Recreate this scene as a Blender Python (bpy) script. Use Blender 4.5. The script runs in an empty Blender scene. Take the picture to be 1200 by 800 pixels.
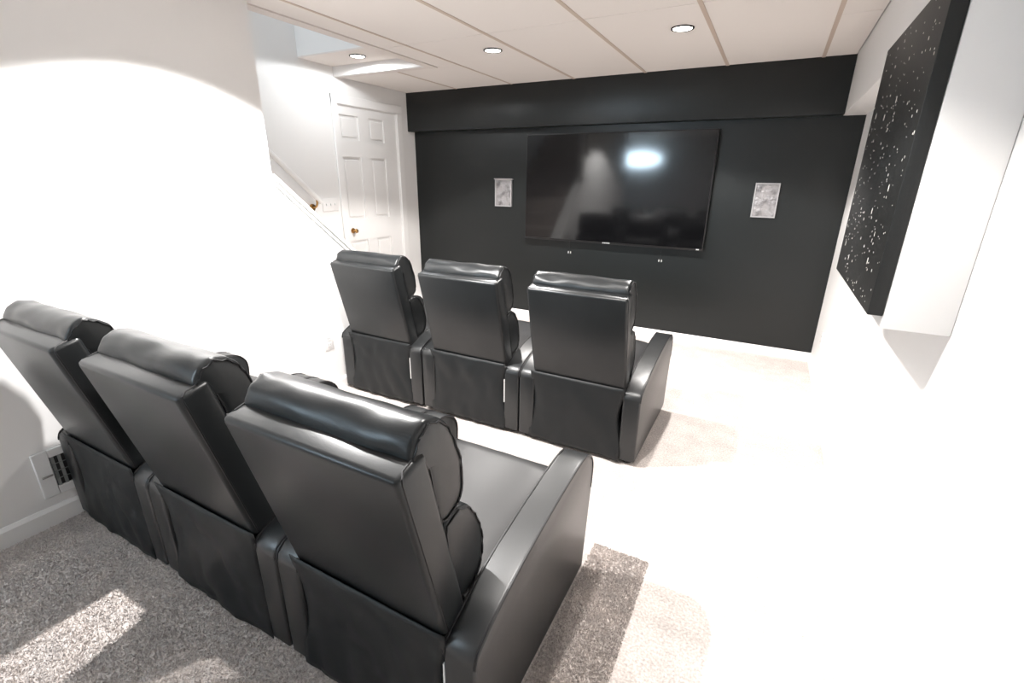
import bpy, bmesh, math, random
from mathutils import Vector, Matrix, noise

random.seed(7)
SC = bpy.context.scene
COL = SC.collection

# ------------------------------------------------------------------ dimensions (metres)
XR, YT, H = 0.475, 4.40, 2.229          # right wall, screen wall, ceiling
XL, XLB = -2.476, -2.576                # left wall, room face and stair face
XO = -3.541                             # outer wall of the stairwell
XB, ZS, YS = 0.335, 1.8645, 4.287       # bulkhead face, underside, black soffit face
YR = -2.0                               # rear wall
YE = 1.82                               # end of the full height left wall
ZT = 4.1                                # stairwell top

# ------------------------------------------------------------------ camera
def make_camera():
    yaw, pitch, roll = -0.4855, -0.3328, 0.0128
    F = Vector((math.sin(yaw)*math.cos(pitch), math.cos(yaw)*math.cos(pitch), math.sin(pitch)))
    r0 = Vector((math.cos(yaw), -math.sin(yaw), 0)); u0 = r0.cross(F)
    R = math.cos(roll)*r0 + math.sin(roll)*u0
    U = -math.sin(roll)*r0 + math.cos(roll)*u0
    cd = bpy.data.cameras.new('camera'); cam = bpy.data.objects.new('camera', cd); COL.objects.link(cam)
    m = Matrix((R, U, -F)).transposed().to_4x4(); m.translation = Vector((0, 0, 1.414))
    cam.matrix_world = m
    cd.sensor_fit = 'HORIZONTAL'; cd.sensor_width = 36.0; cd.lens = 553.586/1200*36.0
    cd.clip_start = 0.02
    SC.camera = cam
make_camera()

# ------------------------------------------------------------------ world, lamp powers, exposure
DOWNLIGHT_W = 235.0
STAIR_W = 22.0
w = bpy.data.worlds.new('world'); SC.world = w; w.use_nodes = True
bg = w.node_tree.nodes['Background']; bg.inputs[0].default_value = (0.62, 0.78, 1.0, 1); bg.inputs[1].default_value = 0.5
SC.view_settings.view_transform = 'Standard'; SC.view_settings.look = 'None'
SC.view_settings.exposure = -0.25; SC.view_settings.gamma = 1.0
SC.view_settings.use_curve_mapping = False

# ------------------------------------------------------------------ materials
def mat(name, col, rough=0.5, spec=0.5, metal=0.0, bump=None, vary=None, emit=None, coat=0.0):
    m = bpy.data.materials.new(name); m.use_nodes = True
    nt = m.node_tree; b = nt.nodes['Principled BSDF']
    b.inputs['Base Color'].default_value = (*col, 1); b.inputs['Roughness'].default_value = rough
    b.inputs['Specular IOR Level'].default_value = spec; b.inputs['Metallic'].default_value = metal
    b.inputs['Coat Weight'].default_value = coat
    if emit:
        b.inputs['Emission Color'].default_value = (*emit[0], 1); b.inputs['Emission Strength'].default_value = emit[1]
    tc = nt.nodes.new('ShaderNodeTexCoord')
    if bump:
        sc, st, dist = bump
        n = nt.nodes.new('ShaderNodeTexNoise'); n.inputs['Scale'].default_value = sc; n.inputs['Detail'].default_value = 4
        bp = nt.nodes.new('ShaderNodeBump'); bp.inputs['Strength'].default_value = st; bp.inputs['Distance'].default_value = dist
        nt.links.new(tc.outputs['Object'], n.inputs['Vector']); nt.links.new(n.outputs['Fac'], bp.inputs['Height'])
        nt.links.new(bp.outputs['Normal'], b.inputs['Normal'])
    if vary:
        sc, c2, lo, hi = vary
        n = nt.nodes.new('ShaderNodeTexNoise'); n.inputs['Scale'].default_value = sc; n.inputs['Detail'].default_value = 5
        r = nt.nodes.new('ShaderNodeValToRGB')
        r.color_ramp.elements[0].position = lo; r.color_ramp.elements[0].color = (*col, 1)
        r.color_ramp.elements[1].position = hi; r.color_ramp.elements[1].color = (*c2, 1)
        nt.links.new(tc.outputs['Object'], n.inputs['Vector']); nt.links.new(n.outputs['Fac'], r.inputs['Fac'])
        nt.links.new(r.outputs['Color'], b.inputs['Base Color'])
    return m

M = {}
M['wall'] = mat('white_wall_paint', (0.80, 0.79, 0.78), 0.55, 0.35, bump=(180, 0.04, 0.002))
M['trim'] = mat('white_gloss_trim', (0.84, 0.83, 0.82), 0.32, 0.5)
M['tile'] = mat('ceiling_tile', (0.80, 0.752, 0.715), 0.8, 0.2, bump=(90, 0.12, 0.003))
M['bar'] = mat('ceiling_grid_paint', (0.56, 0.46, 0.39), 0.6, 0.3)
M['edge'] = mat('ceiling_edge_paint', (0.74, 0.68, 0.64), 0.6, 0.3)
M['black_wall'] = mat('black_eggshell_paint', (0.0075, 0.0095, 0.0098), 0.36, 0.45, bump=(140, 0.05, 0.002))
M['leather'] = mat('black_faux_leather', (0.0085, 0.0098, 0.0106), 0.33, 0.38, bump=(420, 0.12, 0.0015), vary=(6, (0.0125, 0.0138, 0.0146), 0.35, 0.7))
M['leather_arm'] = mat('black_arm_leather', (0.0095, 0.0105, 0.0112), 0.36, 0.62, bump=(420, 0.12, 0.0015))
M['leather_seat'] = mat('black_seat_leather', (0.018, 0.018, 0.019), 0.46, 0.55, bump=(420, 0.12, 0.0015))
M['back_cloth'] = mat('black_backing_vinyl', (0.0085, 0.0098, 0.0106), 0.5, 0.3, bump=(300, 0.1, 0.001))
M['piping'] = mat('black_piping', (0.006, 0.006, 0.007), 0.45, 0.4)
M['plastic'] = mat('black_plastic_foot', (0.01, 0.01, 0.01), 0.5)
M['lining'] = mat('white_lining_cloth', (0.75, 0.74, 0.72), 0.8, 0.2)
M['tv_body'] = mat('tv_plastic', (0.006, 0.006, 0.007), 0.35, 0.5)
M['tv_screen'] = mat('tv_glass', (0.003, 0.003, 0.0035), 0.09, 0.6)
M['silver'] = mat('silver_mark', (0.75, 0.75, 0.75), 0.35, 0.5, 0.6)
M['foil'] = mat('mottled_silver', (0.32, 0.31, 0.315), 0.38, 0.5, 0.35, bump=(16, 0.9, 0.02), vary=(16, (0.10, 0.095, 0.10), 0.46, 0.70))
M['foil_frame'] = mat('silver_rim', (0.46, 0.45, 0.46), 0.3, 0.5, 0.4)
M['art'] = mat('black_canvas', (0.010, 0.011, 0.011), 0.5, 0.4, bump=(70, 0.2, 0.002))
M['speck'] = mat('white_speck_paint', (0.85, 0.83, 0.78), 0.5)
M['brass'] = mat('brass', (0.50, 0.30, 0.12), 0.3, 0.5, 1.0)
M['vent'] = mat('white_vent_enamel', (0.78, 0.78, 0.78), 0.4)
M['vent_dark'] = mat('dark_duct', (0.012, 0.012, 0.013), 0.6)
M['blade'] = mat('grey_vent_blade', (0.16, 0.17, 0.17), 0.45)
M['lamp'] = mat('lamp_lens', (0.9, 0.9, 0.88), 0.4, emit=((1.0, 0.96, 0.90), 14.0))
M['opal_glow'] = mat('opal_diffuser', (0.9, 0.9, 0.9), 0.4, emit=((0.66, 0.85, 1.0), 58.0))
M['ring'] = mat('dark_baffle_ring', (0.03, 0.025, 0.025), 0.4)
M['slot'] = mat('outlet_slot', (0.25, 0.24, 0.23), 0.5)

def carpet_mat():
    m = bpy.data.materials.new('beige_carpet'); m.use_nodes = True
    nt = m.node_tree; b = nt.nodes['Principled BSDF']; b.inputs['Roughness'].default_value = 0.95
    b.inputs['Specular IOR Level'].default_value = 0.1
    tc = nt.nodes.new('ShaderNodeTexCoord')
    n1 = nt.nodes.new('ShaderNodeTexNoise'); n1.inputs['Scale'].default_value = 115; n1.inputs['Detail'].default_value = 6; n1.inputs['Roughness'].default_value = 0.75
    n2 = nt.nodes.new('ShaderNodeTexNoise'); n2.inputs['Scale'].default_value = 9; n2.inputs['Detail'].default_value = 3
    r1 = nt.nodes.new('ShaderNodeValToRGB')
    e = r1.color_ramp.elements; e[0].position = 0.32; e[0].color = (0.36, 0.32, 0.30, 1); e[1].position = 0.68; e[1].color = (0.84, 0.775, 0.74, 1)
    r2 = nt.nodes.new('ShaderNodeValToRGB')
    e = r2.color_ramp.elements; e[0].position = 0.35; e[0].color = (0.90, 0.90, 0.90, 1); e[1].position = 0.65; e[1].color = (1.06, 1.05, 1.04, 1)
    mx = nt.nodes.new('ShaderNodeMixRGB'); mx.blend_type = 'MULTIPLY'; mx.inputs[0].default_value = 1
    bp = nt.nodes.new('ShaderNodeBump'); bp.inputs['Strength'].default_value = 0.5; bp.inputs['Distance'].default_value = 0.005
    L = nt.links.new
    for n in (n1, n2): L(tc.outputs['Object'], n.inputs['Vector'])
    L(n1.outputs['Fac'], r1.inputs['Fac']); L(n2.outputs['Fac'], r2.inputs['Fac'])
    L(r1.outputs['Color'], mx.inputs[1]); L(r2.outputs['Color'], mx.inputs[2]); L(mx.outputs[0], b.inputs['Base Color'])
    L(n1.outputs['Fac'], bp.inputs['Height']); L(bp.outputs['Normal'], b.inputs['Normal'])
    return m
M['carpet'] = carpet_mat()

# ------------------------------------------------------------------ mesh helpers
def link(name, me, m, parent=None, kind=None):
    o = bpy.data.objects.new(name, me); COL.objects.link(o)
    if m: me.materials.append(m)
    if parent: o.parent = parent
    if kind: o['kind'] = kind
    return o

def obj(name, bm, m, parent=None, smooth=False, kind=None, auto=True):
    bmesh.ops.recalc_face_normals(bm, faces=bm.faces)
    me = bpy.data.meshes.new(name); bm.to_mesh(me); bm.free()
    if smooth:
        for p in me.polygons: p.use_smooth = True
        if auto: me.set_sharp_from_angle(angle=math.radians(40))
    return link(name, me, m, parent, kind)

def add_box(bm, lo, hi, bev=0.0, seg=2):
    vs = [bm.verts.new((x, y, z)) for z in (lo[2], hi[2]) for y in (lo[1], hi[1]) for x in (lo[0], hi[0])]
    fs = [bm.faces.new([vs[i] for i in f]) for f in ((0,2,3,1),(4,5,7,6),(0,1,5,4),(2,6,7,3),(0,4,6,2),(1,3,7,5))]
    if bev > 0:
        es = list({e for f in fs for e in f.edges})
        bmesh.ops.bevel(bm, geom=es, offset=bev, segments=seg, affect='EDGES', profile=0.5)

def box(name, lo, hi, m, parent=None, bev=0.0, kind=None, seg=2):
    bm = bmesh.new(); add_box(bm, lo, hi, bev, seg)
    return obj(name, bm, m, parent, smooth=bev > 0, kind=kind)

def add_prism(bm, pts, ax, a, b, bev=0.0, seg=2):
    """extrude a polygon (2D points in the two other axes) along axis ax from a to b"""
    def P(p, t):
        return {'x': (t, p[0], p[1]), 'y': (p[0], t, p[1]), 'z': (p[0], p[1], t)}[ax]
    A = [bm.verts.new(P(p, a)) for p in pts]; B = [bm.verts.new(P(p, b)) for p in pts]
    n = len(pts); fa = bm.faces.new(A); fb = bm.faces.new(B[::-1])
    for i in range(n): bm.faces.new((A[i], B[i], B[(i+1) % n], A[(i+1) % n]))
    if bev > 0:
        es = list(fa.edges) + list(fb.edges)
        bmesh.ops.bevel(bm, geom=es, offset=bev, segments=seg, affect='EDGES', profile=0.5)

def add_tube(bm, pts, r, seg=8, closed=False):
    pts = [Vector(p) for p in pts]; n = len(pts); rings = []
    for i, p in enumerate(pts):
        a = pts[(i-1) % n] if (closed or i) else p; c = pts[(i+1) % n] if (closed or i < n-1) else p
        t = (c-a).normalized(); u = t.cross(Vector((0, 0, 1)) if abs(t.z) < 0.9 else Vector((1, 0, 0))).normalized(); v = t.cross(u)
        rings.append([bm.verts.new(p + r*(math.cos(2*math.pi*k/seg)*u + math.sin(2*math.pi*k/seg)*v)) for k in range(seg)])
    for i in range(n if closed else n-1):
        A, B = rings[i], rings[(i+1) % n]
        # match ring start to avoid twisting
        off = min(range(seg), key=lambda s: (A[0].co-B[s].co).length)
        for k in range(seg): bm.faces.new((A[k], A[(k+1) % seg], B[(k+1+off) % seg], B[(k+off) % seg]))
    if not closed: bm.faces.new(rings[0]); bm.faces.new(rings[-1][::-1])

def add_lathe(bm, prof, org, axis='z', seg=24):
    """prof: list of (radius, height) revolved about an axis through org"""
    rings = []
    for r, h in prof:
        ring = []
        for k in range(seg):
            c, s = r*math.cos(2*math.pi*k/seg), r*math.sin(2*math.pi*k/seg)
            d = {'z': (c, s, h), 'x': (h, c, s), 'y': (c, h, s)}[axis]
            ring.append(bm.verts.new(Vector(org)+Vector(d)))
        rings.append(ring)
    for A, B in zip(rings, rings[1:]):
        for k in range(seg): bm.faces.new((A[k], A[(k+1) % seg], B[(k+1) % seg], B[k]))
    bm.faces.new(rings[0]); bm.faces.new(rings[-1][::-1])

def spline(pts, per=4, closed=False):
    pts = [Vector(p) for p in pts]; n = len(pts); out = []
    for i in range(n if closed else n-1):
        g = lambda k: pts[k % n] if closed else pts[max(0, min(n-1, k))]
        a, b, c, d = g(i-1), g(i), g(i+1), g(i+2)
        for k in range(per):
            t = k/per
            out.append(0.5*((2*b)+(c-a)*t+(2*a-5*b+4*c-d)*t*t+(3*b-a-3*c+d)*t**3))
    if not closed: out.append(pts[-1])
    return out

def thing(name, label, cat, loc=(0, 0, 0), group=None):
    o = bpy.data.objects.new(name, None); COL.objects.link(o); o.location = loc; o.empty_display_size = 0.1
    o['label'] = label; o['category'] = cat
    if group: o['group'] = group
    return o

def struct(name, m, boxes=(), parent=None, bev=0.0):
    bm = bmesh.new()
    for lo, hi in boxes: add_box(bm, lo, hi, bev)
    return obj(name, bm, m, parent, kind='structure', smooth=bev > 0)

def copy_tree(o, parent=None):
    c = o.copy(); COL.objects.link(c)
    if parent: c.parent = parent
    for ch in list(o.children): copy_tree(ch, c)
    return c

# ------------------------------------------------------------------ room shell
floor = struct('floor', M['carpet'], [((-3.75, YR-0.1, -0.06), (0.6, YT+0.1, 0.0))])
struct('wall_front', M['black_wall'], [((XO-0.1, YT, 0), (XR+0.1, YT+0.1, H+0.15))])
wr = struct('wall_right', M['wall'], [((XR, YR-0.1, 0), (XR+0.1, YT, H+0.15))])
struct('wall_left', M['wall'], [((XLB, -0.4, 0), (XL, YE, H+0.02))])
struct('wall_rear', M['wall'], [((XO-0.1, YR-0.1, 0), (XR, YR, H+0.15))])
# stairwell outer wall, its rear end and the upper shaft
DY0, DY1, DZ = 3.335, 4.115, 2.02       # door opening
struct('wall_stair_outer', M['wall'], [((XO-0.1, -0.4, 0), (XO, DY0, ZT)), ((XO-0.1, DY1, 0), (XO, YT, ZT)), ((XO-0.1, DY0, DZ), (XO, DY1, ZT)),
        ((XO-0.1, YR, 0), (XO, -0.5, H+0.15))])
struct('wall_stair_end', M['wall'], [((XO-0.1, -0.5, 0), (XLB, -0.4, ZT))])
struct('wall_stair_upper', M['wall'], [((XLB, -0.5, H+0.02), (XLB+0.1, 2.985, ZT)), ((XO, 2.985, 2.31), (XLB+0.1, 3.08, ZT))])
# knee wall under the sloping cap
KP = [(YE, 0.0), (3.02, 0.0), (3.02, 0.30), (YE, 1.385)]
bm = bmesh.new(); add_prism(bm, KP, 'x', XLB, XL)
obj('wall_stair_knee', bm, M['wall'], kind='structure')
sl = (0.965-1.42)/(2.33-YE)
capz = lambda y: 1.42 + sl*(y-YE)
bm = bmesh.new()
add_prism(bm, [(YE, capz(YE)), (YE, capz(YE)-0.028), (3.04, capz(3.04)-0.028), (3.04, capz(3.04))], 'x', XLB-0.016, XL+0.024)
add_prism(bm, [(YE, capz(YE)-0.028), (YE, capz(YE)-0.055), (3.03, capz(3.03)-0.055), (3.03, capz(3.03)-0.028)], 'x', XL-0.01, XL+0.011)
obj('trim_1', bm, M['trim'], kind='structure')

# ceiling: backing with the tiles and grid bars as its pieces
zb = H + 0.02
ceil = struct('ceiling', M['edge'], [((XLB, YR, zb), (XR, YT, zb+0.1)), ((XO, 3.35, zb), (XLB, YT, zb+0.1)), ((XO, YR, zb), (XLB, -0.5, zb+0.1)),
        ((XO, 2.985, 2.30), (XLB, 3.35, 2.31)), ((XO, -0.5, ZT), (XLB+0.1, 3.08, ZT+0.1))])
box('header', (XO, 3.335, H-0.004), (XLB+0.012, 3.372, 2.301), M['wall'], ceil)
box('edge_strip', (XLB, -0.4, H-0.006), (XLB+0.075, 3.43, zb), M['edge'], ceil)
box('edge_strip', (XO, 3.372, H-0.003), (XLB, 3.43, zb), M['edge'], ceil)
gx = [-3.53, -2.91, -2.30, -1.69, -1.08, -0.471, 0.139, XB]
def tile(x0, x1, y0, y1):
    e = 0.0035
    bm = bmesh.new(); add_box(bm, (x0+e, y0+e, H), (x1-e, y1-e, zb), 0.0025, 1)
    return obj('ceiling_tile', bm, M['tile'], ceil, smooth=True)
for i in range(len(gx)-1):
    x0, x1 = gx[i], gx[i+1]
    if i == 0: rows = [3.43, YS]
    elif i == 1: rows = [3.43, YS]
    elif i == 6: rows = [-1.9, -0.6, 0.7, 2.0, 3.30, YS]
    else: rows = [-2.0, -0.85, 0.37, 1.59, 2.81, YS]
    for a, b in zip(rows, rows[1:]): tile(x0, x1, a, b)
# narrow tiles between the stair opening and the first full row
for a, b in zip([-2.0, -0.85, 0.37, 1.59, 2.81], [-0.85, 0.37, 1.59, 2.81, 3.43]): tile(XLB+0.075, -2.30, a, b)
for x in gx[1:-1]:
    ya = 3.43 if x < -2.5 else YR
    wdt = 0.008 if x < -2.2 else 0.0115
    box('grid_bar', (x-wdt, ya, H-0.003), (x+wdt, YS, zb), M['bar'], ceil)

# black soffit, white bulkhead, boxed chase under it
struct('trim_2', M['black_wall'], [((XO, YS, ZS), (XB, YT, H+0.02))], bev=0.003)
struct('trim_3', M['wall'], [((XB, YR, ZS), (XR, YT, H+0.02))], bev=0.004)
struct('trim_4', M['wall'], [((0.320, 1.605, 1.027), (XR, 2.44, ZS+0.01))], bev=0.006)

# baseboards
def base(name, pts, ax, a, b):
    bm = bmesh.new(); add_prism(bm, pts, ax, a, b); obj(name, bm, M['trim'], kind='structure')
hb = 0.086
base('baseboard_front', [(YT, 0), (YT-0.013, 0), (YT-0.013, hb-0.018), (YT-0.005, hb-0.006), (YT, hb-0.008)], 'x', XO, XR)
base('baseboard_right', [(XR, 0), (XR-0.013, 0), (XR-0.013, hb-0.016), (XR-0.005, hb), (XR, hb)], 'y', YR, YT-0.013)
base('baseboard_left', [(XL, 0), (XL+0.013, 0), (XL+0.013, hb-0.016), (XL+0.005, hb), (XL, hb)], 'y', -0.4, 3.02)
base('baseboard_stair', [(XO, 0), (XO+0.013, 0), (XO+0.013, hb-0.016), (XO+0.005, hb), (XO, hb)], 'y', DY1+0.07, YT-0.013)
base('baseboard_rear', [(YR, 0), (YR+0.013, 0), (YR+0.013, hb-0.016), (YR+0.005, hb), (YR, hb)], 'x', XO, XR)

# stairs behind the knee wall
st = bpy.data.objects.new('stairs', None); COL.objects.link(st); st['kind'] = 'structure'; st.location = (-3.06, 3.1, 0)
rise, run = 0.19, 0.213
for k in range(12):
    y1 = 3.10 - k*run
    bm = bmesh.new(); add_box(bm, (XO+0.016-st.location.x, y1-run-0.02-st.location.y, k*rise), (XLB-0.016-st.location.x, y1-st.location.y, (k+1)*rise), 0.008, 1)
    obj('step', bm, M['carpet'], st, smooth=True)

# ------------------------------------------------------------------ six panel door on the stairwell wall
def make_door():
    t = bpy.data.objects.new('door_1', None); COL.objects.link(t); t.location = (XO, (DY0+DY1)/2, 0); t['kind'] = 'structure'
    o = t.location
    L = lambda lo, hi: (tuple(Vector(lo)-o), tuple(Vector(hi)-o))
    # leaf sits a little back in its opening; stiles and rails leave the panels recessed
    lx = XO-0.045
    y0, y1 = DY0+0.012, DY1-0.012
    mid = (y0+y1)/2; sw = 0.105; mw = 0.10
    colA = (y0+sw-0.10, mid-mw/2-0.02); 
    cols = [(3.352, 3.592), (3.722, 3.930)]
    rowz = [(1.728, 1.937), (1.018, 1.582), (0.22, 0.815)]
    bm = bmesh.new()
    ys = [y0, cols[0][0]+0.012, cols[0][1], cols[1][0], cols[1][1], y1]
    zs_ = [0.012, rowz[2][0], rowz[2][1], rowz[1][0], rowz[1][1], rowz[0][0], rowz[0][1], DZ-0.008]
    for i in range(5):
        for j in range(7):
            if i in (1, 3) and j in (1, 3, 5): add_box(bm, *L((lx, ys[i], zs_[j]), (lx+0.024, ys[i+1], zs_[j+1])))
            else: add_box(bm, *L((lx, ys[i], zs_[j]), (lx+0.038, ys[i+1], zs_[j+1])))
    bmesh.ops.remove_doubles(bm, verts=bm.verts, dist=1e-5)
    obj('leaf', bm, M['trim'], t)
    for i in (1, 3):
        for j in (1, 3, 5):
            lo, hi = L((lx+0.02, ys[i]+0.022, zs_[j]+0.022), (lx+0.035, ys[i+1]-0.022, zs_[j+1]-0.022))
            bm = bmesh.new(); add_box(bm, lo, hi, 0.009, 1); obj('panel', bm, M['trim'], t)
    # jamb and casing
    bm = bmesh.new()
    add_box(bm, *L((XO-0.09, DY0-0.001, 0), (XO+0.002, DY0+0.010, DZ))); add_box(bm, *L((XO-0.09, DY1-0.010, 0), (XO+0.002, DY1+0.001, DZ)))
    add_box(bm, *L((XO-0.09, DY0, DZ-0.010), (XO+0.002, DY1, DZ+0.001))); obj('jamb', bm, M['trim'], t)
    bm = bmesh.new(); cw = 0.072
    for a, b in ((DY0-cw+0.008, DY0+0.004), (DY1-0.004, DY1+cw)):
        add_box(bm, *L((XO, a, 0), (XO+0.017, b, DZ+cw)), 0.004, 1)
    add_box(bm, *L((XO, DY0-cw+0.008, DZ-0.004), (XO+0.019, DY1+cw, DZ+cw)), 0.004, 1)
    obj('casing', bm, M['trim'], t, smooth=True)
    bm = bmesh.new(); kx = lx+0.038-o.x
    add_lathe(bm, [(0.025, 0), (0.025, 0.006), (0.010, 0.010), (0.009, 0.028), (0.016, 0.034), (0.021, 0.044), (0.019, 0.054), (0.009, 0.060)], (kx, 3.400-o.y, 0.915), 'x', 20)
    k = obj('knob', bm, M['brass'], t, smooth=True); k['label'] = 'brass door knob'
make_door()

# handrail on the outer stair wall
def make_rail():
    yb, zb_, = 2.99, 1.196; s = (1.58-1.196)/(2.554-2.99)
    xh = XO+0.075
    t = thing('handrail', 'white sloping handrail on brass brackets along the stair wall', 'handrail', (xh, yb, zb_))
    bm = bmesh.new(); d = Vector((0, -2.3, -2.3*s))
    add_tube(bm, [(0, 0, 0), d*0.25, d*0.5, d*0.75, d], 0.022, 12); obj('rail', bm, M['trim'], t, smooth=True)
    for f in (0.02, 0.42, 0.85):
        p = d*f; bm = bmesh.new()
        add_tube(bm, spline([p+Vector((0, 0, -0.02)), p+Vector((-0.004, 0.004, -0.055)), p+Vector((-0.03, 0.008, -0.08)), p+Vector((-0.070, 0.008, -0.085))], 4), 0.009, 8)
        add_lathe(bm, [(0.030, -0.0745), (0.030, -0.068), (0.012, -0.062)], p+Vector((0, 0.008, -0.085)), 'x', 16)
        b = obj('bracket', bm, M['brass'], t, smooth=True); b['label'] = 'brass handrail bracket'
make_rail()

# triple switch plate
def make_switch():
    t = thing('switch_plate', 'white triple light switch plate between the handrail and the door casing', 'switch', (XO, 3.150, 1.168))
    bm = bmesh.new(); add_box(bm, (0, -0.088, -0.057), (0.007, 0.088, 0.057), 0.003, 2); obj('plate', bm, M['trim'], t, smooth=True)
    for k in (-1, 0, 1):
        bm = bmesh.new(); add_box(bm, (0.006, k*0.046-0.006, -0.012), (0.009, k*0.046+0.006, 0.012))
        add_prism(bm, [(k*0.046-0.004, -0.005), (k*0.046+0.004, -0.005), (k*0.046+0.004, 0.009), (k*0.046-0.004, 0.009)], 'x', 0.007, 0.017)
        obj('toggle', bm, M['vent'], t)
make_switch()

def make_outlet(name, x, y, z, nx, label):
    t = thing(name, label, 'outlet', (x, y, z))
    bm = bmesh.new(); a, b = sorted((0, nx*0.006)); add_box(bm, (a, -0.036, -0.058), (b, 0.036, 0.058), 0.0025, 2); obj('plate', bm, M['trim'], t, smooth=True)
    for s in (-1, 1):
        bm = bmesh.new(); a, b = sorted((nx*0.005, nx*0.0085)); add_box(bm, (a, -0.017, s*0.021-0.014), (b, 0.017, s*0.021+0.014), 0.001, 1)
        r = obj('receptacle', bm, M['vent'], t)
        for q in (-1, 1):
            bm = bmesh.new(); a, b = sorted((nx*0.0075, nx*0.0092)); add_box(bm, (a, q*0.007-0.0012, s*0.021-0.004), (b, q*0.007+0.0012, s*0.021+0.006)); obj('slot', bm, M['slot'], r)
make_outlet('wall_outlet', XL, 2.062, 0.368, 1, 'white duplex outlet on the left wall beside the front row of recliners')
make_outlet('wall_outlet', XR, 3.95, 0.33, -1, 'faint white outlet low on the right wall near the black screen wall')

# wall register
def make_vent():
    t = thing('air_vent', 'white air register with dark slots low on the left wall', 'vent', (XL, 0.72, 0.232))
    a0, a1, z0, z1 = -0.178, 0.178, -0.104, 0.104
    bm = bmesh.new(); bw = 0.052
    # sloping flange
    add_box(bm, (0, a0, z0), (0.012, a0+bw, z1), 0.003, 1); add_box(bm, (0, a1-bw, z0), (0.012, a1, z1), 0.003, 1)
    add_box(bm, (0, a0+bw, z0), (0.012, a1-bw, z0+0.036), 0.003, 1); add_box(bm, (0, a0+bw, z1-0.036), (0.012, a1-bw, z1), 0.003, 1)
    obj('frame', bm, M['vent'], t, smooth=True)
    box('duct_back', (0.0005, a0+bw, z0+0.036), (0.002, a1-bw, z1-0.036), M['vent_dark'], t)
    n = 11
    for k in range(n):
        y = a0+bw+0.010+(a1-a0-2*bw-0.02)*k/(n-1)
        bm = bmesh.new(); add_prism(bm, [(0.002, y-0.006), (0.004, y-0.007), (0.010, y+0.003), (0.008, y+0.004)], 'z', z0+0.036, z1-0.036)
        obj('slat', bm, M['blade'], t)
    for z in (-0.034, 0.0, 0.034): box('cross_bar', (0.008, a0+bw, z-0.0018), (0.0105, a1-bw, z+0.0018), M['blade'], t)
    box('lever', (0.011, a0+0.012, -0.010), (0.019, a0+0.046, -0.004), M['slot'], t, 0.001)
make_vent()

# ------------------------------------------------------------------ recessed downlights
def downlight(x, y, z, label, watts, color=(1.0, 0.965, 0.93), cone=126, blend=0.22, drop=0.06):
    t = thing('recessed_light', label, 'light', (x, y, z), 'recessed ceiling lights')
    bm = bmesh.new()
    add_lathe(bm, [(0.064, -0.001), (0.064, -0.006), (0.058, -0.008), (0.051, -0.004), (0.051, -0.001)], (0, 0, 0), 'z', 36)
    obj('trim_ring', bm, M['ring'], t, smooth=True)
    bm = bmesh.new(); add_lathe(bm, [(0.052, -0.0015), (0.052, -0.005), (0.040, -0.0075), (0.01, -0.0085)], (0, 0, 0), 'z', 36)
    obj('lens', bm, M['lamp'], t, smooth=True)
    ld = bpy.data.lights.new('downlight_lamp', 'SPOT'); ld.energy = watts; ld.color = color
    ld.spot_size = math.radians(cone); ld.spot_blend = blend; ld.shadow_soft_size = 0.028
    lo = bpy.data.objects.new('downlight_lamp', ld); COL.objects.link(lo); lo.parent = t; lo.location = (0, 0, -drop)
    return t
downlight(-1.841, 3.158, H, 'left recessed ceiling light nearest the black screen wall', DOWNLIGHT_W*0.8)
downlight(-0.617, 3.190, H, 'right recessed ceiling light nearest the black screen wall', DOWNLIGHT_W*0.9)
downlight(-1.850, 1.28, H, 'recessed ceiling light above the left of the back row', DOWNLIGHT_W*1.85, (1.0, 0.985, 0.97))
downlight(-0.63, 1.20, H, 'recessed ceiling light above the right of the back row', DOWNLIGHT_W*0.66)
downlight(-3.05, 3.14, 2.30, 'small recessed light under the stair header', STAIR_W, (0.95, 0.98, 1.0), 176, 0.1, 0.022)
# upper stair lamp, cool daylight bulb high in the stairwell
t = thing('stair_ceiling_light', 'round opal light at the top of the stairwell', 'light', (-3.06, 0.6, ZT))
bm = bmesh.new(); add_lathe(bm, [(0.16, -0.002), (0.16, -0.03), (0.12, -0.06), (0.03, -0.075)], (0, 0, 0), 'z', 28); obj('shade', bm, M['opal_glow'], t, smooth=True)
ld = bpy.data.lights.new('stair_lamp', 'AREA'); ld.shape = 'DISK'; ld.size = 0.3; ld.energy = 26; ld.color = (0.90, 0.96, 1.0)
lo = bpy.data.objects.new('stair_lamp', ld); COL.objects.link(lo); lo.parent = t; lo.location = (0, 0, -0.09)
# oval lamp added on the rear wall for the screen glare and rear fill
t = thing('added_glare_lamp', 'long oval opal lamp added on the rear wall for the glare in the screen', 'lamp', (-2.63, YR, 1.82))
bm = bmesh.new(); add_lathe(bm, [(0.155, 0.001), (0.155, 0.03), (0.12, 0.06), (0.04, 0.075)], (0, 0, 0), 'y', 40)
for v in bm.verts: v.co.x *= 2.9
obj('diffuser', bm, M['opal_glow'], t, smooth=True)

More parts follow.
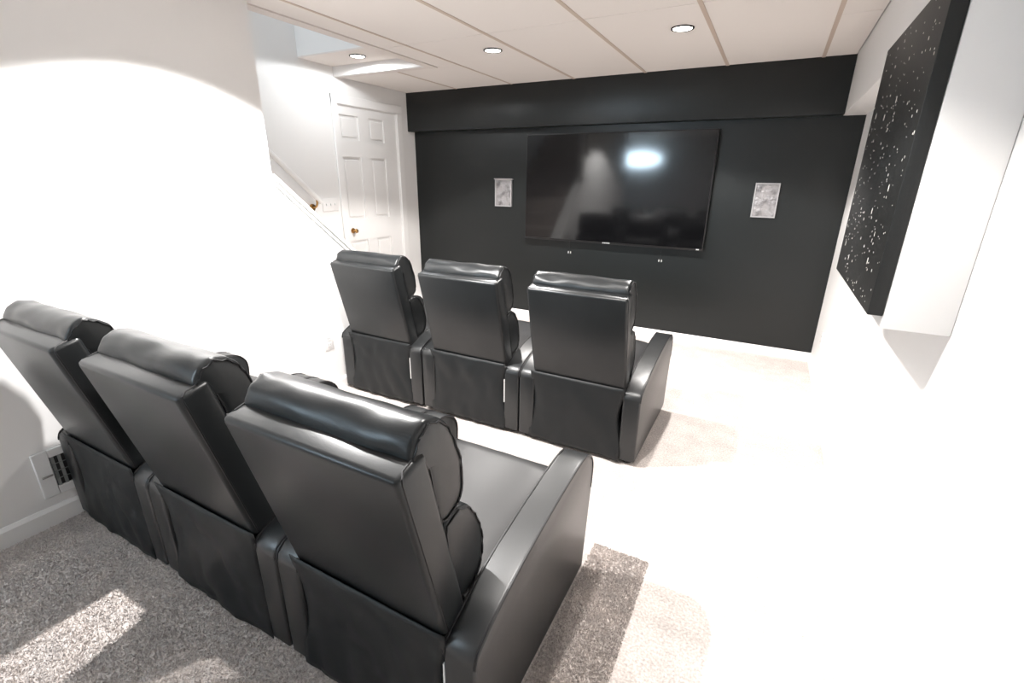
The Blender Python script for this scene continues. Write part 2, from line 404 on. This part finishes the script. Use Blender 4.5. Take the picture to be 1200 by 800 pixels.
# ------------------------------------------------------------------ television
def make_tv():
    w, h = 1.690, 0.955
    t = thing('television', 'large black flat television mounted on the black wall', 'television', (-1.312, YT, 1.325))
    bm = bmesh.new(); add_box(bm, (-w/2, -0.069, -h/2), (w/2, -0.035, h/2), 0.003, 2); obj('body', bm, M['tv_body'], t, smooth=True)
    bm = bmesh.new(); add_box(bm, (-0.55, -0.040, -0.36), (0.55, -0.018, 0.22), 0.01, 2); obj('back_housing', bm, M['tv_body'], t, smooth=True)
    box('mount', (-0.3, -0.02, -0.2), (0.3, 0.0, 0.2), M['tv_body'], t)
    box('screen', (-w/2+0.008, -0.0705, -h/2+0.017), (w/2-0.008, -0.068, h/2-0.008), M['tv_screen'], t)
    bm = bmesh.new()
    for k in range(5): add_box(bm, (-0.035+k*0.0145, -0.0715, -h/2+0.004), (-0.035+k*0.0145+0.010, -0.069, -h/2+0.013))
    l = obj('logo', bm, M['silver'], t); l['label'] = 'small silver lettering mark'
    box('badge', (w/2-0.055, -0.0715, -h/2+0.005), (w/2-0.030, -0.069, -h/2+0.014), M['silver'], t)
    for x, z in ((-1.695, 0.732), (-0.822, 0.726)):
        bm = bmesh.new()
        add_tube(bm, [(x+1.312, -0.008, -h/2+0.03), (x+1.312, -0.010, z+0.012-1.325)], 0.002, 6)
        c = obj('pull_cord', bm, M['tv_body'], t)
        bm = bmesh.new()
        add_lathe(bm, [(0.004, 0.012), (0.006, 0.0), (0.004, -0.010)], (x+1.304, -0.010, z-1.325), 'z', 8)
        add_lathe(bm, [(0.004, 0.012), (0.006, 0.0), (0.004, -0.010)], (x+1.327, -0.010, z-1.325), 'z', 8)
        obj('cord_tip', bm, M['silver'], c, smooth=True)
make_tv()

# ------------------------------------------------------------------ silver plates either side of the screen
def make_plate(x0, x1, z0, z1, label, lip):
    t = thing('wall_plate', label, 'wall plate', ((x0+x1)/2, YT, (z0+z1)/2), 'silver plates beside the television')
    hw, hh = (x1-x0)/2, (z1-z0)/2
    bm = bmesh.new(); n = 8
    g = [[None]*(n+1) for _ in range(n+1)]
    for i in range(n+1):
        for j in range(n+1):
            x = -hw+0.008+(2*hw-0.016)*i/n; z = -hh+0.008+(2*hh-0.016)*j/n
            y = -0.017-0.009*noise.noise(Vector((x*22+x0*9, z*18, 1.3)))
            g[i][j] = bm.verts.new((x, y, z))
    for i in range(n):
        for j in range(n): bm.faces.new((g[i][j], g[i+1][j], g[i+1][j+1], g[i][j+1]))
    obj('face', bm, M['foil'], t, smooth=True, auto=False)
    bm = bmesh.new(); b = 0.009
    add_box(bm, (-hw, -0.024, -hh), (-hw+b, 0, hh)); add_box(bm, (hw-b, -0.024, -hh), (hw, 0, hh))
    add_box(bm, (-hw+b, -0.024, -hh), (hw-b, 0, -hh+b)); add_box(bm, (-hw+b, -0.024, hh-b), (hw-b, 0, hh))
    obj('rim', bm, M['foil_frame'], t)
    if lip:
        bm = bmesh.new(); add_prism(bm, [(-0.024, hh-0.004), (-0.045, hh+0.006), (-0.045, hh+0.010), (0, hh+0.004), (0, hh)], 'x', -hw, hw+0.014); obj('top_flap', bm, M['foil_frame'], t)
make_plate(-2.528, -2.340, 1.140, 1.400, 'mottled silver plate on the black wall left of the television', True)
make_plate(-0.150, 0.024, 1.140, 1.402, 'mottled silver plate on the black wall right of the television', False)

# ------------------------------------------------------------------ speckled star panel on the chase
def make_art():
    y0, y1, z0, z1 = 1.607, 2.445, 1.062, 1.882
    xb_, xf = 0.320, 0.283
    t = thing('star_panel', 'square black canvas panel speckled with white star dots on the right wall', 'panel', (xb_, (y0+y1)/2, (z0+z1)/2))
    hy, hz = (y1-y0)/2, (z1-z0)/2
    bm = bmesh.new(); add_box(bm, (xf-xb_, -hy, -hz), (0, hy, hz), 0.003, 2); obj('canvas', bm, M['art'], t, smooth=True)
    rnd = random.Random(3); bm = bmesh.new(); x = xf-xb_-0.0004
    cen = [(rnd.uniform(-hy, hy), rnd.uniform(-hz, hz)) for _ in range(14)]
    for k in range(330):
        if rnd.random() < 0.4:
            c = rnd.choice(cen); y, z = rnd.gauss(c[0], 0.10), rnd.gauss(c[1], 0.10)
        else: y, z = rnd.uniform(-hy, hy), rnd.uniform(-hz, hz)
        if abs(y) > hy-0.012 or abs(z) > hz-0.012: continue
        r = rnd.choice((0.0011, 0.0014, 0.0018, 0.0024, 0.0032)) ; ar = rnd.uniform(0.8, 1.7)
        if k % 37 == 0: r, ar = 0.0052, 2.0
        a0 = rnd.uniform(0, 1); vs = []
        for q in range(7):
            a = a0+2*math.pi*q/7; vs.append((y+r*math.cos(a), z+r*ar*math.sin(a)))
        add_prism(bm, vs, 'x', x, x+0.0008)
    s = obj('star_specks', bm, M['speck'], t); s['kind'] = 'stuff'; s['label'] = 'scattered white paint specks'
make_art()

# ------------------------------------------------------------------ recliners
HW = 0.337                   # half width over the arms
AI = 0.247                   # inner face of an arm
LEAN = math.atan2(0.122, 0.50); SL = 0.512; TH = 0.088
SO = Vector((0, 0.010, 0.408))
UP = Vector((0, -math.sin(LEAN), math.cos(LEAN))); FW = Vector((0, math.cos(LEAN), math.sin(LEAN)))
def B(x, s, n): return SO + Vector((x, 0, 0)) + UP*s + FW*n       # point in the leaning back's own frame

ARM = [(0.0, 0.030), (0.0, 0.370), (0.006, 0.395), (0.03, 0.416), (0.12, 0.452), (0.25, 0.484), (0.40, 0.508), (0.55, 0.526), (0.66, 0.533),
       (0.715, 0.527), (0.755, 0.508), (0.783, 0.475), (0.792, 0.435), (0.785, 0.36), (0.750, 0.030)]
def cush(name, prof, hw, parent, m, amp=0.006, seed=0.0, nx=26, pinch=0.05, endscale=0.5, sub=1):
    """soft cushion: closed (n, s) outline swept across the chair, drawn in and puckered at both ends"""
    P = spline([(a, b, 0) for a, b in prof], 3, True); n = len(P)
    c = sum(P, Vector())/n; rings = []; loops = []; bm = bmesh.new()
    for i in range(nx+1):
        u = -1+2*i/nx
        x = hw*math.sin(u*math.pi/2*0.985) if True else hw*u
        e = (1-abs(u))/0.18
        k = endscale+(1-endscale)*math.sqrt(max(0, 1-(1-min(1, e))**2)) if e < 1 else 1.0
        ring = []
        for p in P:
            q = c+(p-c)*k
            v = B(x, q.y, q.x)
            nz = noise.noise(Vector((x*9+seed, p.y*22, p.x*20)))*amp + noise.noise(Vector((x*26+seed*2, p.y*30, p.x*36)))*amp*0.35
            if e < 1.8: nz += amp*(0.12+0.6*max(0, (p-c).normalized().y)**2)*math.sin(math.atan2(p.y-c.y, p.x-c.x)*17)*(1-e/1.8)
            d = (p-c).normalized(); v = v+UP*(d.y*nz)+FW*(d.x*nz)
            ring.append(bm.verts.new(v))
        rings.append(ring); loops.append([q.co.copy() for q in ring])
    for A, C in zip(rings, rings[1:]):
        for k in range(n): bm.faces.new((A[k], A[(k+1) % n], C[(k+1) % n], C[k]))
    bm.faces.new(rings[0]); bm.faces.new(rings[-1][::-1])
    o = obj(name, bm, m, parent, smooth=True, auto=False)
    if sub:
        md = o.modifiers.new('smooth', 'SUBSURF'); md.levels = sub; md.render_levels = sub
    # seam loops just inside both ends, lying on the cushion
    for sg in (-1, 1):
        bm = bmesh.new(); pts = []
        for i in ((1, 2) if sg < 0 else (nx-2, nx-1))[:1 if sg < 0 else 2][-1:]:
            for q in loops[i]: pts.append(q)
        add_tube(bm, pts, 0.0026, 6, True); obj('piping', bm, M['piping'], o, smooth=True)
    return o

def make_recliner(y, x, label, seed=0.0, lining=True):
    t = thing('recliner', label, 'recliner', (x, y, 0), 'black theater recliners')
    # two arms with piping round their profile
    for s in (-1, 1):
        bm = bmesh.new(); a, b = sorted((s*AI, s*HW))
        add_prism(bm, ARM, 'x', a, b, 0.010, 3)
        arm = obj('arm', bm, M['leather_arm'], t, smooth=True)
        prof = []
        for i in range(1, 14):
            a_, b_, c_ = (Vector((*ARM[k], 0)) for k in (i-1, i, i+1))
            tg = (c_-a_).normalized(); nr = Vector((tg.y, -tg.x, 0))     # inward normal of the clockwise outline
            prof.append(b_+nr*0.0022)
        prof = spline(prof, 2)
        for xx in (s*(HW-0.0022), s*(AI+0.0022)):
            bm = bmesh.new(); add_tube(bm, [(xx, q.x, q.y) for q in prof], 0.0042, 6); obj('piping', bm, M['piping'], arm, smooth=True)
        if s < 0 or not lining: continue
        box('lining', (min(s*(AI-0.004), s*(AI+0.001)), 0.004, 0.19), (max(s*(AI-0.004), s*(AI+0.001)), 0.09, 0.33), M['lining'], t)['label'] = 'white lining strip'
    for s in (-1, 1):
        for yy in (0.05, 0.70):
            bm = bmesh.new(); add_lathe(bm, [(0.020, 0.0), (0.024, 0.004), (0.026, 0.032)], (s*(HW-0.045), yy, 0), 'z', 14); obj('foot', bm, M['plastic'], t, smooth=True)
    box('base', (-AI+0.006, 0.14, 0.05), (AI-0.006, 0.70, 0.31), M['back_cloth'], t, 0.01)
    # seat cushion, softly crowned
    bm = bmesh.new(); nx, ny = 14, 16; g = []
    for i in range(nx+1):
        row = []
        for j in range(ny+1):
            u, v = -1+2*i/nx, j/ny
            yy = 0.10+0.605*v; crown = 0.022*(1-u*u)*(0.4+0.6*math.sin(v*math.pi))
            zz = 0.425+0.048*v+crown-0.035*max(0, (v-0.9)/0.1)**2-0.012*abs(u)**8 + 0.003*noise.noise(Vector((u*3+seed, v*4, 2)))
            row.append(bm.verts.new((u*(AI-0.004), yy, zz)))
        g.append(row)
    lower = [[bm.verts.new((v.co.x, v.co.y-(0.02 if j == ny else 0), 0.31)) for j, v in enumerate(r)] for r in g]
    for i in range(nx):
        for j in range(ny):
            bm.faces.new((g[i][j], g[i+1][j], g[i+1][j+1], g[i][j+1])); bm.faces.new((lower[i][j], lower[i][j+1], lower[i+1][j+1], lower[i+1][j]))
    for i in range(nx):
        for j in (0, ny): bm.faces.new((g[i][j], g[i+1][j], lower[i+1][j], lower[i][j]))
    for j in range(ny):
        for i in (0, nx): bm.faces.new((g[i][j], g[i][j+1], lower[i][j+1], lower[i][j]))
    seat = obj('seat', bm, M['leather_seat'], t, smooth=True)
    bm = bmesh.new(); add_box(bm, (-AI+0.006, 0.690, 0.10), (AI-0.006, 0.752, 0.425), 0.022, 4); obj('footrest', bm, M['leather'], t, smooth=True)
    # leaning back shell
    bm = bmesh.new(); hb_, ht = 0.252, 0.254
    ring = []
    for s, n in ((0, 0), (SL, 0), (SL, TH), (0, TH)):
        hw = hb_+(ht-hb_)*s/SL; ring.append((bm.verts.new(B(-hw, s, n)), bm.verts.new(B(hw, s, n))))
    fs = [bm.faces.new([r[0] for r in ring]), bm.faces.new([r[1] for r in ring][::-1])]
    for i in range(4): fs.append(bm.faces.new((ring[i][0], ring[i][1], ring[(i+1) % 4][1], ring[(i+1) % 4][0])))
    bmesh.ops.bevel(bm, geom=list(bm.edges), offset=0.014, segments=4, affect='EDGES', profile=0.5)
    shell = obj('backrest', bm, M['leather'], t, smooth=True)
    for s in (-1, 1):
        bm = bmesh.new(); pts = [B(s*(hb_+(ht-hb_)*q-0.0005), SL*q, 0.012) for q in (0.03, 0.3, 0.6, 0.9, 0.972)]
        pts += [B(s*(ht-0.003), SL-0.004, 0.016), B(s*(ht-0.012), SL-0.001, 0.03), B(s*(ht-0.013), SL+0.001, 0.07)]
        add_tube(bm, pts, 0.0028, 6); obj('piping', bm, M['piping'], shell, smooth=True)
    # head pillow rolled over the top, lumbar cushion under it
    head = [(0.088, 0.285), (0.150, 0.283), (0.182, 0.320), (0.192, 0.395), (0.188, 0.455), (0.176, 0.505), (0.152, 0.540), (0.118, 0.556), (0.085, 0.550), (0.061, 0.531), (0.052, 0.505), (0.060, 0.480), (0.088, 0.460), (0.086, 0.38)]
    cush('head_cushion', head, 0.247, t, M['leather'], 0.0055, seed)
    lum = [(0.086, 0.020), (0.140, 0.0), (0.190, 0.030), (0.212, 0.100), (0.210, 0.180), (0.190, 0.245), (0.150, 0.278), (0.100, 0.274), (0.086, 0.200), (0.086, 0.100)]
    cush('lumbar_cushion', lum, 0.244, t, M['leather'], 0.005, seed+3, endscale=0.60)
    # loose vinyl flap covering the back below the shell
    bm = bmesh.new(); nx, nz = 26, 20; g = []
    for i in range(nx+1):
        row = []
        for j in range(nz+1):
            u, v = -1+2*i/nx, j/nz           # v 0 top
            z = 0.426-0.404*v
            hw = (0.255-0.024*math.sin(min(1, v/0.8)*math.pi)**2) if u > 0 else (0.268-0.012*math.sin(min(1, v*1.3)*math.pi))
            x_ = u*hw
            side = abs(u)**6
            y_ = -0.004+0.020*side*math.sin(min(1, v*1.1)*math.pi)
            wr_ = noise.noise(Vector((x_*7+seed*3+z*4, z*3, seed)))*0.016+noise.noise(Vector((x_*16-z*9+seed, z*6, seed+5)))*0.009
            y_ += -abs(wr_)*min(1, v*5)*(1-0.5*side)+0.002
            z += 0.006*v*noise.noise(Vector((x_*8+seed, 0, 4)))
            row.append(bm.verts.new((x_, y_, z)))
        g.append(row)
    for i in range(nx):
        for j in range(nz): bm.faces.new((g[i][j], g[i+1][j], g[i+1][j+1], g[i][j+1]))
    fl = obj('back_flap', bm, M['back_cloth'], t, smooth=True, auto=False)
    md = fl.modifiers.new('thick', 'SOLIDIFY'); md.thickness = 0.003; md.offset = 1
    return t

FX = (-2.118, -1.434, -0.754); BX = (-2.112, -1.433, -0.754)
for k, (x, w_) in enumerate(zip(FX, ('left recliner of the front row, beside the left wall outlet', 'middle recliner of the front row facing the television', 'right recliner of the front row with its outer arm toward the open carpet'))):
    make_recliner(2.160, x, 'black leather '+w_, 1.7*k, k < 2)
for k, (x, w_) in enumerate(zip(BX, ('left recliner of the back row, beside the white wall register', 'middle recliner of the back row, between its two neighbours', 'right recliner of the back row, largest and nearest in view'))):
    make_recliner(0.635, x, 'black leather '+w_, 9+2.3*k, k == 2)

# ------------------------------------------------------------------ carpet pile in the near strips where the tufts show
def pile():
    rnd = random.Random(5); V = []; Fc = []
    def tuft(x, y):
        a = rnd.uniform(0, 6.283); h = rnd.uniform(0.004, 0.009); wd = rnd.uniform(0.0014, 0.0026)
        dx, dy = math.cos(a)*wd, math.sin(a)*wd; lx, ly = rnd.gauss(0, 0.003), rnd.gauss(0, 0.003); i = len(V)
        V.extend([(x-dx, y-dy, 0), (x+dx, y+dy, 0), (x+lx, y+ly, h)]); Fc.append((i, i+1, i+2))
    for _ in range(80000): tuft(rnd.uniform(-2.46, -0.75), rnd.uniform(0.02, 0.72))
    for _ in range(30000): tuft(rnd.uniform(-0.42, -0.20), rnd.uniform(0.75, 1.55))
    me = bpy.data.meshes.new('carpet_pile'); me.from_pydata(V, [], Fc); me.update()
    o = link('carpet_pile', me, M['carpet'], floor); o['kind'] = 'stuff'
pile()
